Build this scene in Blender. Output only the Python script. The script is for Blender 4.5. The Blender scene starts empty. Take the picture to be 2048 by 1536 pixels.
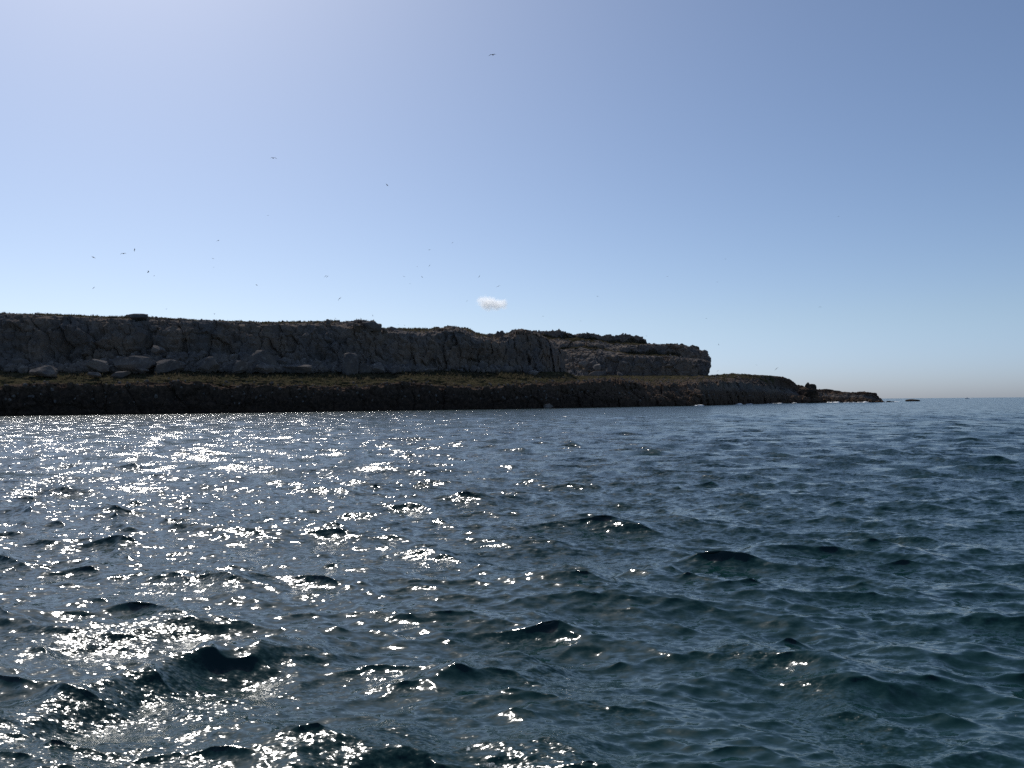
import bpy, bmesh, math, random, time
import numpy as np
from mathutils import Matrix, Vector

T0 = time.time()
sc = bpy.context.scene
COL = sc.collection
rng = np.random.default_rng(7)
random.seed(7)

# ------------------------------------------------------------------ camera
F = 1702.0                    # focal length in pixels of the 2048 px frame
CAM_H = 3.0
PITCH, ROLL = math.radians(1.18), math.radians(0.5)
fw = np.array([0.0, math.cos(PITCH), math.sin(PITCH)])
u0 = np.array([0.0, -math.sin(PITCH), math.cos(PITCH)])
r0 = np.array([1.0, 0.0, 0.0])
rt = r0 * math.cos(ROLL) - u0 * math.sin(ROLL)
up = u0 * math.cos(ROLL) + r0 * math.sin(ROLL)
CAM = np.array([0.0, 0.0, CAM_H])
cd = bpy.data.cameras.new("camera")
cd.sensor_width = 36.0
cd.lens = 36.0 * F / 2048.0
cd.clip_start, cd.clip_end = 0.1, 60000.0
cam = bpy.data.objects.new("camera", cd)
COL.objects.link(cam)
cam.matrix_world = Matrix(((rt[0], up[0], -fw[0], 0), (rt[1], up[1], -fw[1], 0), (rt[2], up[2], -fw[2], CAM_H), (0, 0, 0, 1)))
sc.camera = cam

# ------------------------------------------------------------------ sky, sun, exposure
SUN_EL, SUN_AZ = math.radians(46.0), math.radians(-27.5)      # azimuth from +Y towards +X
world = bpy.data.worlds.new("World")
sc.world = world
world.use_nodes = True
wn = world.node_tree
wn.nodes.clear()
wo = wn.nodes.new("ShaderNodeOutputWorld")
wb = wn.nodes.new("ShaderNodeBackground")
sky = wn.nodes.new("ShaderNodeTexSky")
sky.sky_type = 'NISHITA'
sky.sun_disc = False
sky.sun_elevation = SUN_EL
sky.sun_rotation = SUN_AZ
sky.altitude = 0.0
sky.air_density = 0.7
sky.dust_density = 0.95
sky.ozone_density = 2.2
wb.inputs["Strength"].default_value = 0.103
# the maritime air cools the sky a little, most of all in the last degrees above the horizon
tc_ = wn.nodes.new("ShaderNodeTexCoord")
sx_ = wn.nodes.new("ShaderNodeSeparateXYZ")
mr_ = wn.nodes.new("ShaderNodeMapRange"); mr_.interpolation_type = 'SMOOTHERSTEP'
mr_.inputs[1].default_value, mr_.inputs[2].default_value = 0.0, 0.11
ti_ = wn.nodes.new("ShaderNodeMix"); ti_.data_type = 'RGBA'
ti_.inputs[6].default_value = (0.86, 0.965, 1.22, 1)
ti_.inputs[7].default_value = (0.965, 1.005, 1.03, 1)
mu_ = wn.nodes.new("ShaderNodeMix"); mu_.data_type = 'RGBA'; mu_.blend_type = 'MULTIPLY'
mu_.inputs[0].default_value = 1.0
wn.links.new(tc_.outputs["Generated"], sx_.inputs[0])
wn.links.new(sx_.outputs[2], mr_.inputs[0])
wn.links.new(mr_.outputs[0], ti_.inputs[0])
wn.links.new(sky.outputs[0], mu_.inputs[6])
wn.links.new(ti_.outputs[2], mu_.inputs[7])
wn.links.new(mu_.outputs[2], wb.inputs[0])
wn.links.new(wb.outputs[0], wo.inputs[0])

sd = bpy.data.lights.new("sun", 'SUN')
sd.energy = 4.5
sd.angle = math.radians(0.53)
sd.color = (1.0, 0.965, 0.91)
sun = bpy.data.objects.new("sun", sd)
COL.objects.link(sun)
sdir = Vector((math.sin(SUN_AZ) * math.cos(SUN_EL), math.cos(SUN_AZ) * math.cos(SUN_EL), math.sin(SUN_EL)))
sun.rotation_euler = (-sdir).to_track_quat('-Z', 'Y').to_euler()

sc.view_settings.view_transform = 'Standard'
sc.view_settings.look = 'None'
sc.view_settings.gamma = 1.0
sc.view_settings.exposure = 0.0
sc.view_settings.use_curve_mapping = False
sc.render.engine = 'CYCLES'
sc.cycles.use_denoising = False
sc.cycles.use_adaptive_sampling = False
sc.cycles.max_bounces = 32
sc.cycles.diffuse_bounces = 2
sc.cycles.glossy_bounces = 3
sc.cycles.volume_bounces = 32
sc.cycles.sample_clamp_direct = 0.0
sc.cycles.sample_clamp_indirect = 4.0

# ------------------------------------------------------------------ helpers
def at(x, y, depth):
    """World point seen at photo pixel (x, y) at distance depth along +Y (arrays welcome)."""
    x, y, depth = np.broadcast_arrays(np.asarray(x, float), np.asarray(y, float), np.asarray(depth, float))
    a, b = (x - 1024.0) / F, (768.0 - y) / F
    d = fw + a[..., None] * rt + b[..., None] * up
    return CAM + d * (depth / d[..., 1])[..., None]

def on_sea(x, y):
    a, b = (x - 1024.0) / F, (768.0 - y) / F
    d = fw + a * rt + b * up
    t = -CAM_H / d[2]
    return CAM + d * t

def tag(o, label=None, cat=None, group=None, kind=None):
    if label: o["label"] = label
    if cat: o["category"] = cat
    if group: o["group"] = group
    if kind: o["kind"] = kind
    return o

def link(name, me, parent=None):
    o = bpy.data.objects.new(name, me)
    COL.objects.link(o)
    if parent is not None:
        o.parent = parent
    return o

def grid_mesh(name, P, mat, attrs=None, closed_u=False, smooth=True):
    """P: (n, m, 3) points -> quad mesh."""
    n, m = P.shape[:2]
    idx = np.arange(n * m).reshape(n, m)
    if closed_u:
        idx = np.concatenate([idx, idx[:1]], 0)
    q = np.stack([idx[:-1, :-1], idx[1:, :-1], idx[1:, 1:], idx[:-1, 1:]], -1).reshape(-1, 4)
    return raw_mesh(name, P.reshape(-1, 3), q, mat, attrs, smooth)

def raw_mesh(name, V, Q, mat, attrs=None, smooth=True):
    k = Q.shape[1]
    me = bpy.data.meshes.new(name)
    me.vertices.add(len(V))
    me.vertices.foreach_set("co", np.ascontiguousarray(V, np.float32).ravel())
    me.loops.add(Q.size)
    me.loops.foreach_set("vertex_index", np.ascontiguousarray(Q, np.int32).ravel())
    me.polygons.add(len(Q))
    me.polygons.foreach_set("loop_start", np.arange(0, Q.size, k, dtype=np.int32))
    me.polygons.foreach_set("loop_total", np.full(len(Q), k, np.int32))
    me.polygons.foreach_set("use_smooth", np.full(len(Q), smooth, bool))
    for nm, arr in (attrs or {}).items():
        at_ = me.attributes.new(nm, 'FLOAT', 'POINT')
        at_.data.foreach_set("value", np.ascontiguousarray(arr, np.float32).ravel())
    me.materials.append(mat)
    me.update(calc_edges=True)
    me.validate()
    return me

_perm = np.random.default_rng(11).permutation(512).astype(np.int64)
_grad = np.random.default_rng(12).normal(size=(512, 3))
_grad /= np.linalg.norm(_grad, axis=1)[:, None]

def perlin(p):
    pi = np.floor(p).astype(np.int64)
    pf = p - pi
    w = pf * pf * pf * (pf * (pf * 6 - 15) + 10)
    out = 0
    for dx in (0, 1):
        for dy in (0, 1):
            for dz in (0, 1):
                h = _perm[(_perm[(_perm[(pi[..., 0] + dx) & 511] + pi[..., 1] + dy) & 511] + pi[..., 2] + dz) & 511]
                g = _grad[h]
                d = g[..., 0] * (pf[..., 0] - dx) + g[..., 1] * (pf[..., 1] - dy) + g[..., 2] * (pf[..., 2] - dz)
                wx = w[..., 0] if dx else 1 - w[..., 0]
                wy = w[..., 1] if dy else 1 - w[..., 1]
                wz = w[..., 2] if dz else 1 - w[..., 2]
                out = out + d * wx * wy * wz
    return out * 1.5

def fbm(p, octs=4, gain=0.5, ridge=False, off=0.0):
    s, a, t = 0.0, 1.0, 0.0
    q = p + off
    for i in range(octs):
        n = perlin(q)
        if ridge:
            n = 1.0 - 2.0 * np.abs(n)
        s = s + a * n
        t += a
        a *= gain
        q = q * 2.03 + 17.3
    return s / t

_cell = np.random.default_rng(13).random((512, 4))

def blocks(p):
    """Broken-block noise: (random value of the nearest cell, distance to its border)."""
    pi = np.floor(p).astype(np.int64)
    d1 = np.full(p.shape[:-1], 9.0); d2 = d1.copy(); val = np.zeros_like(d1)
    for dx in (-1, 0, 1):
        for dy in (-1, 0, 1):
            for dz in (-1, 0, 1):
                c = pi + (dx, dy, dz)
                h = _perm[(_perm[(_perm[c[..., 0] & 511] + c[..., 1]) & 511] + c[..., 2]) & 511]
                r = _cell[h]
                d = np.linalg.norm(c + r[..., :3] - p, axis=-1)
                m = d < d1
                d2 = np.where(m, d1, np.minimum(d2, d))
                val = np.where(m, r[..., 3], val)
                d1 = np.where(m, d, d1)
    return val, d2 - d1

class NT:
    """Small node-tree writer."""
    def __init__(self, name):
        self.m = bpy.data.materials.new(name)
        self.m.use_nodes = True
        self.t = self.m.node_tree
        self.t.nodes.clear()
        self.out = self.t.nodes.new("ShaderNodeOutputMaterial")
    def n(self, kind, **kw):
        nd = self.t.nodes.new("ShaderNode" + kind)
        for k, v in kw.items():
            setattr(nd, k, v)
        return nd
    def l(self, a, b):
        self.t.links.new(a, b)
    def put(self, sock, v):
        if hasattr(v, "is_output"):
            self.l(v, sock)
        else:
            sock.default_value = v
    def math(self, op, a, b=0.0, c=None, clamp=False):
        nd = self.n("Math", operation=op, use_clamp=clamp)
        self.put(nd.inputs[0], a); self.put(nd.inputs[1], b)
        if c is not None: self.put(nd.inputs[2], c)
        return nd.outputs[0]
    def vmath(self, op, a, b=(0, 0, 0), scale=None):
        nd = self.n("VectorMath", operation=op)
        self.put(nd.inputs[0], a); self.put(nd.inputs[1], b)
        if scale is not None: self.put(nd.inputs["Scale"], scale)
        return nd.outputs[0]
    def noise(self, vec, scale, detail=3.0, rough=0.5, col=False):
        nd = self.n("TexNoise")
        self.l(vec, nd.inputs["Vector"])
        nd.inputs["Scale"].default_value = scale
        nd.inputs["Detail"].default_value = detail
        nd.inputs["Roughness"].default_value = rough
        return nd.outputs["Color" if col else "Fac"]
    def mix(self, f, a, b):
        nd = self.n("Mix", data_type='RGBA')
        self.put(nd.inputs[0], f)
        self.put(nd.inputs[6], a if hasattr(a, "is_output") else (*a, 1))
        self.put(nd.inputs[7], b if hasattr(b, "is_output") else (*b, 1))
        return nd.outputs[2]
    def ramp(self, f, lo, hi):
        nd = self.n("MapRange", interpolation_type='SMOOTHSTEP')
        self.put(nd.inputs[0], f)
        nd.inputs[1].default_value, nd.inputs[2].default_value = lo, hi
        return nd.outputs[0]
    def attr(self, name):
        return self.n("Attribute", attribute_name=name).outputs["Fac"]
    def pos(self):
        return self.n("NewGeometry").outputs["Position"]
    def bsdf(self, color, rough=0.9, spec=0.3, normal=None, ior=None):
        b = self.n("BsdfPrincipled")
        self.put(b.inputs["Base Color"], color if hasattr(color, "is_output") else (*color, 1))
        self.put(b.inputs["Roughness"], rough)
        b.inputs["Specular IOR Level"].default_value = spec
        if ior: b.inputs["IOR"].default_value = ior
        if normal is not None: self.l(normal, b.inputs["Normal"])
        self.l(b.outputs[0], self.out.inputs[0])
        return b

    def diffuse(self, color, normal=None):
        b = self.n("BsdfDiffuse")
        b.inputs["Roughness"].default_value = 0.6
        self.l(color, b.inputs["Color"])
        if normal is not None: self.l(normal, b.inputs["Normal"])
        self.l(b.outputs[0], self.out.inputs[0])

# ------------------------------------------------------------------ materials
def water_material():
    w = NT("sea_water")
    P = w.pos()
    N = w.n("NewGeometry").outputs["Normal"]
    mp = w.n("Mapping"); mp.inputs["Rotation"].default_value = (0, 0, math.radians(14)); mp.inputs["Scale"].default_value = (0.6, 1.0, 0.6)
    w.l(P, mp.inputs["Vector"])
    Q = mp.outputs[0]
    sub, subf = w.attr("lost"), w.attr("lost_fine")
    gust = w.ramp(w.noise(P, 0.42, 3.0), 0.46, 0.70)
    def slopes(scale, detail, k):
        c = w.noise(Q, scale, detail, 0.55, col=True)
        return w.vmath('SCALE', w.vmath('MULTIPLY', w.vmath('SUBTRACT', c, (0.5, 0.5, 0.5)), (1, 1, 0)), scale=k)
    s1 = slopes(26.0, 3.0, w.math('ADD', w.math('MULTIPLY_ADD', gust, 0.70, 0.14), w.math('MULTIPLY', w.attr("churn"), 1.25)))
    s2 = slopes(0.9, 3.0, w.math('MULTIPLY', sub, 9.5))
    s3 = slopes(8.0, 4.0, w.math('MULTIPLY', subf, 8.5))
    nrm = w.vmath('NORMALIZE', w.vmath('ADD', w.vmath('ADD', w.vmath('ADD', N, s1), s2), s3))
    # foam flecks where the water was broken by the boat
    fm = w.attr("foam")
    lace = w.noise(P, 16.0, 5.0, 0.7)
    lane = w.noise(P, 3.0, 3.0, 0.6)
    thr = w.math('SUBTRACT', 0.98, w.math('MULTIPLY', fm, 0.43))
    thr = w.math('SUBTRACT', thr, w.math('MULTIPLY', w.math('SUBTRACT', lane, 0.5), 0.7))
    foam = w.math('MULTIPLY', w.ramp(w.math('SUBTRACT', lace, thr), 0.0, 0.16), w.ramp(fm, 0.05, 0.35))
    foam = w.math('MULTIPLY', foam, 0.8)
    body = w.mix(w.ramp(w.noise(P, 0.02, 3.0), 0.35, 0.65), (0.0040, 0.0215, 0.0220), (0.0032, 0.0180, 0.0200))
    b = w.bsdf(body, w.math('MULTIPLY_ADD', w.attr("churn"), 0.10, w.math('MULTIPLY_ADD', w.math('ADD', sub, subf), 0.22, 0.08)), 0.5, nrm, 1.333)
    fb = w.n("BsdfPrincipled")
    fb.inputs["Base Color"].default_value = (0.62, 0.66, 0.68, 1)
    fb.inputs["Roughness"].default_value = 0.7
    mx = w.n("MixShader")
    w.l(foam, mx.inputs[0]); w.l(b.outputs[0], mx.inputs[1]); w.l(fb.outputs[0], mx.inputs[2])
    w.l(mx.outputs[0], w.out.inputs[0])
    return w.m

def terrain_material():
    w = NT("rock_and_turf")
    P = w.pos()
    g = w.attr("grass"); wet = w.attr("wet")
    big = w.noise(P, 0.07, 4.0, 0.6)
    fine = w.noise(P, 0.9, 5.0, 0.65)
    mp = w.n("Mapping"); mp.inputs["Scale"].default_value = (0.5, 0.5, 0.06)
    w.l(P, mp.inputs["Vector"])
    streak = w.noise(mp.outputs[0], 0.8, 4.0, 0.6)
    rock = w.mix(w.ramp(big, 0.38, 0.62), (0.145, 0.131, 0.122), (0.215, 0.168, 0.130))
    rock = w.mix(w.math('MULTIPLY', w.ramp(fine, 0.45, 0.75), 0.4), rock, (0.26, 0.222, 0.185))
    rock = w.mix(w.math('MULTIPLY', w.ramp(streak, 0.58, 0.72), 0.5), rock, (0.25, 0.232, 0.215))
    rock = w.mix(w.math('MULTIPLY', w.ramp(streak, 0.46, 0.34), 0.5), rock, (0.085, 0.078, 0.074))
    wetrock = w.mix(w.ramp(fine, 0.4, 0.7), (0.045, 0.035, 0.029), (0.105, 0.072, 0.053))
    brown = w.mix(w.ramp(fine, 0.35, 0.7), (0.080, 0.055, 0.040), (0.165, 0.118, 0.085))
    rock = w.mix(w.ramp(wet, 0.02, 0.30), rock, brown)
    rock = w.mix(w.ramp(wet, 0.35, 0.95), rock, wetrock)
    turf = w.mix(w.ramp(w.noise(P, 0.25, 4.0, 0.6), 0.35, 0.65), (0.062, 0.058, 0.030), (0.105, 0.082, 0.048))
    turf = w.mix(w.math('MULTIPLY', w.ramp(fine, 0.45, 0.7), 0.8), turf, (0.034, 0.037, 0.020))
    gm = w.ramp(w.math('ADD', g, w.math('MULTIPLY', w.math('SUBTRACT', fine, 0.5), 0.8)), 0.42, 0.60)
    col = w.mix(gm, rock, turf)
    bp = w.n("Bump"); bp.inputs["Strength"].default_value = 0.9; bp.inputs["Distance"].default_value = 0.5
    w.l(fine, bp.inputs["Height"])
    w.diffuse(col, bp.outputs[0])
    return w.m

def boulder_material(name, a, b, lichen):
    w = NT(name)
    tc = w.n("TexCoord").outputs["Object"]
    P = w.pos()
    f = w.noise(P, 0.7, 5.0, 0.65)
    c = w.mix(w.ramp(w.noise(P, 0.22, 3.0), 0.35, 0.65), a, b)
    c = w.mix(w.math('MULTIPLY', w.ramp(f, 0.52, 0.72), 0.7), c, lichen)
    bp = w.n("Bump"); bp.inputs["Strength"].default_value = 0.9; bp.inputs["Distance"].default_value = 0.4
    w.l(f, bp.inputs["Height"])
    w.diffuse(c, bp.outputs[0])
    return w.m

def leaf_material():
    w = NT("dry_grass")
    P = w.pos()
    c = w.mix(w.ramp(w.noise(P, 0.35, 3.0), 0.35, 0.65), (0.050, 0.050, 0.031), (0.100, 0.083, 0.056))
    c = w.mix(w.math('MULTIPLY', w.ramp(w.noise(P, 3.0, 2.0), 0.6, 0.7), 0.6), c, (0.22, 0.19, 0.12))
    d = w.n("BsdfDiffuse"); w.l(c, d.inputs[0])
    t = w.n("BsdfTranslucent"); w.l(c, t.inputs[0])
    mx = w.n("MixShader"); mx.inputs[0].default_value = 0.35
    w.l(d.outputs[0], mx.inputs[1]); w.l(t.outputs[0], mx.inputs[2]); w.l(mx.outputs[0], w.out.inputs[0])
    return w.m

def plain(name, color, rough=0.6, spec=0.3, var=0.15, scale=6.0):
    w = NT(name)
    tc = w.n("TexCoord").outputs["Object"]
    c = w.mix(w.ramp(w.noise(tc, scale, 3.0), 0.3, 0.7), [v * (1 - var) for v in color], [min(1, v * (1 + var)) for v in color])
    w.bsdf(c, rough, spec)
    return w.m

M_water = water_material()
M_rock = terrain_material()
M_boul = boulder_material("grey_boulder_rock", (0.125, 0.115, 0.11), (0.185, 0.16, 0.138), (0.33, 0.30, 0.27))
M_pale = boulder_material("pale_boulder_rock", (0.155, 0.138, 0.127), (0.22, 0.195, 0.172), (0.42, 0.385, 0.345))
M_dark = boulder_material("dark_sea_rock", (0.055, 0.042, 0.034), (0.110, 0.080, 0.060), (0.16, 0.125, 0.10))
M_grass = leaf_material()
M_foam = plain("white_foam", (0.80, 0.82, 0.83), 0.8, 0.2, 0.06, 1.0)
M_bird = plain("dark_plumage", (0.030, 0.028, 0.028), 0.8, 0.2, 0.3)
M_bird_grey = plain("grey_plumage", (0.075, 0.072, 0.07), 0.8, 0.2, 0.3)
M_hull = plain("white_boat_paint", (0.78, 0.79, 0.80), 0.35, 0.5, 0.03)
M_glass = plain("dark_boat_glass", (0.02, 0.025, 0.03), 0.1, 0.5, 0.1)
M_trim = plain("navy_boat_trim", (0.03, 0.045, 0.09), 0.4, 0.5, 0.1)
M_metal = plain("boat_rail_metal", (0.55, 0.56, 0.57), 0.35, 0.5, 0.05)

# ------------------------------------------------------------------ the sea
def wave_band(l1, l2, slope_rms, wind, spread, N, seed, chop=1.0):
    """A periodic patch of random waves with wavelengths l1..l2: height and sideways shift."""
    L = l2 * 14.0
    r = np.random.default_rng(seed)
    k1 = 2 * np.pi * np.fft.fftfreq(N, L / N)
    kx, ky = np.meshgrid(k1, k1, indexing='ij')
    k = np.hypot(kx, ky); k[0, 0] = 1e-6
    lam = 2 * np.pi / k
    ang = np.arctan2(ky, kx) - wind
    x = np.log(lam / math.sqrt(l1 * l2)) / (0.5 * math.log(l2 / l1))
    amp = np.where(np.abs(x) < 1.35, np.exp(-1.2 * x ** 4), 0.0) * k ** -2.0
    amp = amp * np.abs(np.cos(ang)) ** spread * np.where(np.cos(ang) > 0, 1.0, 0.25)
    H = amp * (r.normal(size=(N, N)) + 1j * r.normal(size=(N, N)))
    h = np.fft.ifft2(H).real
    sx = np.fft.ifft2(1j * kx * np.fft.fft2(h)).real
    sy = np.fft.ifft2(1j * ky * np.fft.fft2(h)).real
    c = slope_rms / math.sqrt((sx ** 2 + sy ** 2).mean())
    h = h * c
    sg = h.std()
    h = h + 0.13 * (h * h - sg * sg) / sg                      # peaked crests, flat troughs
    c = 1.0
    hf = np.fft.fft2(h)
    dx = np.fft.ifft2(1j * kx / k * hf).real * chop
    dy = np.fft.ifft2(1j * ky / k * hf).real * chop
    return L, N, np.stack([dx, dy, h * c], -1).astype(np.float32)

def sample_band(band, x, y):
    L, N, f = band
    u, v = (x / L * N), (y / L * N)
    iu, iv = np.floor(u).astype(np.int64), np.floor(v).astype(np.int64)
    fu, fv = (u - iu)[..., None], (v - iv)[..., None]
    i0, i1, j0, j1 = iu % N, (iu + 1) % N, iv % N, (iv + 1) % N
    return (f[i0, j0] * (1 - fu) + f[i1, j0] * fu) * (1 - fv) + (f[i0, j1] * (1 - fu) + f[i1, j1] * fu) * fv

def seg_dist(px, py, poly):
    """Signed distance to a polyline and the 0..1 place along it."""
    best = np.full(px.shape, 1e9); sg = np.zeros(px.shape); tt = np.zeros(px.shape)
    n = len(poly) - 1
    for i in range(n):
        a, b = poly[i], poly[i + 1]
        d = b - a
        L2 = d @ d
        t = np.clip(((px - a[0]) * d[0] + (py - a[1]) * d[1]) / L2, -0.0, 1.0)
        qx, qy = px - a[0] - t * d[0], py - a[1] - t * d[1]
        dist = np.hypot(qx, qy)
        s = np.sign(d[0] * qy - d[1] * qx)
        m = dist < best
        best = np.where(m, dist, best); sg = np.where(m, s, sg); tt = np.where(m, (i + t) / n, tt)
    return best * sg, tt

def build_sea():
    WIND = math.radians(-112)          # the chop runs towards the camera
    bands = [
        (wave_band(2.8, 8.0, 0.065, WIND + 0.35, 2.5, 512, 1, 1.1), 4.7, 0.065),
        (wave_band(1.0, 2.9, 0.130, WIND - 0.10, 2.0, 512, 2, 1.35), 1.7, 0.130),
        (wave_band(0.38, 1.05, 0.160, WIND + 0.1, 1.6, 512, 3, 1.4), 0.62, 0.160),
        (wave_band(0.14, 0.40, 0.140, WIND + 0.3, 1.2, 512, 4, 1.15), 0.23, 0.140),
        (wave_band(0.055, 0.16, 0.100, WIND, 1.0, 512, 5, 1.0), 0.09, 0.100),
    ]
    # distance rows: fine at the boat, coarser outward
    d = [0.6]
    while d[-1] < 12000.0:
        x = d[-1]
        step = 0.025 * (max(x, 5.5) / 7.0) ** 1.28 if x < 420 else x * 0.055
        if x < 5.0: step = 0.05
        d.append(x + step)
    d = np.array(d)
    half = math.radians(46)
    th = np.concatenate([np.linspace(-half, half, 1120), np.linspace(half, 2 * math.pi - half, 92)[1:-1]])
    R, TH = np.meshgrid(d, th, indexing='ij')
    X, Y = R * np.sin(TH), R * np.cos(TH)
    spacing = np.gradient(d)[:, None] * np.ones_like(TH)
    spacing = np.where(np.abs(np.arctan2(np.sin(TH), np.cos(TH))) > half + 1e-4, np.maximum(spacing, R * 0.05), spacing)
    Z = np.zeros_like(X); DX = np.zeros_like(X); DY = np.zeros_like(X)
    lost = np.zeros_like(X); lostf = np.zeros_like(X)
    for i, (bd, lam, s) in enumerate(bands):
        a = 0.35 + 0.61 * i
        xr, yr = X * math.cos(a) - Y * math.sin(a), X * math.sin(a) + Y * math.cos(a)
        # keep the wind direction: rotate the patch, then turn its shift back
        wgt = np.clip((lam / spacing - 1.6) / 2.2, 0, 1)
        f = sample_band(bd, X + 3.7 * i, Y - 2.3 * i)
        Z += f[..., 2] * wgt; DX += f[..., 0] * wgt; DY += f[..., 1] * wgt
        if lam > 0.5: lost += s * s * (1 - wgt ** 2)
        else: lostf += s * s * (1 - wgt ** 2)
    # wash of the boat: steep crests near the camera
    def P2(*pp):
        q = np.array([on_sea(x, y)[:2] for x, y in pp])
        for _ in range(3):                                     # round the corners
            m = np.stack([q[:-1] * 0.75 + q[1:] * 0.25, q[:-1] * 0.25 + q[1:] * 0.75], 1).reshape(-1, 2)
            q = np.concatenate([q[:1], m, q[-1:]])
        return list(q)
    ridges = [
        (P2((-120, 1478), (140, 1405), (300, 1352), (440, 1318), (570, 1285), (680, 1280)), 0.24, 0.50),
        (P2((880, 1362), (985, 1305), (1110, 1330)), 0.14, 0.36),
        (P2((560, 1530), (760, 1462), (880, 1490)), 0.11, 0.42),
        (P2((930, 1505), (1070, 1455), (1200, 1505)), 0.11, 0.38),
        (P2((1000, 1140), (1130, 1180), (1250, 1165), (1360, 1125)), 0.10, 0.50),
        (P2((1430, 1320), (1500, 1285), (1640, 1320), (1720, 1420)), 0.11, 0.42),
        (P2((1460, 1115), (1620, 1085), (1830, 1108)), 0.15, 0.60),
        (P2((1680, 1360), (1900, 1300), (2120, 1340)), 0.14, 0.55),
        (P2((40, 1300), (200, 1250), (370, 1262)), 0.10, 0.45),
    ]
    near = (R < 26) & (np.abs(np.arctan2(X, Y)) < half + 0.01)
    xn, yn = X[near], Y[near]
    zz = np.zeros_like(xn)
    q3 = np.stack([xn, yn, 0 * xn], -1)
    gx, gy = xn + 0.30 * fbm(q3 * 0.9 + 3.0, 3), yn + 0.30 * fbm(q3 * 0.9 + 43.0, 3)
    for poly, H, W in ridges:
        c = np.array(poly)
        cum = np.concatenate([[0], np.cumsum(np.linalg.norm(np.diff(c, axis=0), axis=1))])
        m = int(max(8, cum[-1] / W * 2.2))
        tt = np.linspace(0, 1, m)
        c = np.stack([np.interp(tt * cum[-1], cum, c[:, 0]), np.interp(tt * cum[-1], cum, c[:, 1])], -1)
        k = cum[-1] / (m - 1) / (W * math.sqrt(math.pi))
        crest, trough = np.zeros_like(xn), np.zeros_like(xn)
        for (a_, b_), t in zip(c, tt):
            d2 = (gx - a_) ** 2 + (gy - b_) ** 2
            e = min(1.0, min(t, 1 - t) * 4 + 0.25) * k
            crest += e * np.exp(-d2 / (W * W)); trough += e * 0.4 * np.exp(-d2 / (6.2 * W * W))
        zz += 1.4 * H * (1.25 * crest - 0.55 * trough) * (0.8 + 0.9 * fbm(q3 * 0.8 + H * 90, 2))
    Z[near] += zz
    # foam left by the boat
    foam = np.zeros_like(X)
    fz = np.zeros_like(xn)
    streaks = [
        (P2((870, 1470), (940, 1500), (960, 1545)), 0.22, 0.9), (P2((1090, 1495), (1150, 1505), (1190, 1545)), 0.20, 0.9),
        (P2((930, 1540), (985, 1530)), 0.22, 1.0), (P2((1480, 1290), (1600, 1365), (1665, 1405), (1700, 1450), (1760, 1520)), 0.13, 0.75),
        (P2((2005, 1405), (2040, 1440), (2080, 1470)), 0.10, 0.9), (P2((1370, 1310), (1480, 1338), (1560, 1340)), 0.10, 0.7),
        (P2((1090, 1150), (1180, 1165), (1245, 1155)), 0.12, 0.55), (P2((1230, 1105), (1330, 1160), (1420, 1215)), 0.10, 0.5),
        (P2((700, 1500), (800, 1470)), 0.2, 0.45), (P2((1830, 1500), (1850, 1540)), 0.12, 0.6),
    ]
    for poly, W, A in streaks:
        s, t = seg_dist(xn, yn, poly)
        fz = np.maximum(fz, A * np.exp(-(s / W) ** 2))
    foam[near] = fz
    # water roughened into fine ripples by the boat's wash
    churn = np.zeros_like(X)
    cz = np.zeros_like(xn)
    for poly, W, A in [
        (P2((-60, 1500), (200, 1430), (420, 1390)), 0.75, 1.0), (P2((-40, 1540), (300, 1530)), 0.6, 0.9), (P2((120, 1285), (300, 1262)), 0.7, 0.9),
        (P2((680, 1540), (740, 1480), (830, 1500)), 0.42, 1.0), (P2((560, 1320), (640, 1300)), 0.35, 0.6), (P2((1010, 1535), (1080, 1475), (1150, 1520)), 0.34, 0.9),
        (P2((1080, 1320), (1180, 1370), (1215, 1420)), 0.30, 0.8), (P2((960, 1330), (1000, 1290)), 0.25, 0.8), (P2((830, 1100), (940, 1095)), 0.8, 0.6), (P2((300, 1185), (370, 1180)), 0.7, 0.7),
        (P2((570, 1160), (620, 1155)), 0.7, 0.7), (P2((1180, 1110), (1330, 1140)), 0.5, 0.6), (P2((1470, 1290), (1640, 1390), (1760, 1520)), 0.3, 0.6)]:
        s, t = seg_dist(gx, gy, poly)
        cz = np.maximum(cz, A * np.exp(-(s / (1.25 * W)) ** 2))
    churn[near] = cz
    Pn = np.stack([X + DX, Y + DY, Z], -1)
    print("sea verts", X.size, len(d))
    me = grid_mesh("sea", np.swapaxes(Pn, 0, 1), M_water, {"lost": np.sqrt(lost).T, "lost_fine": np.sqrt(lostf).T, "foam": foam.T, "churn": churn.T}, closed_u=True)
    o = link("sea", me)
    tag(o, "choppy dark blue sea with sun glitter in front of the island", kind="structure")
    return o

build_sea()
print("sea", time.time() - T0)

# ------------------------------------------------------------------ the island
def prof(x, pts):
    p = np.array(pts, float)
    return np.interp(x, p[:, 0], p[:, 1])

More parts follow.
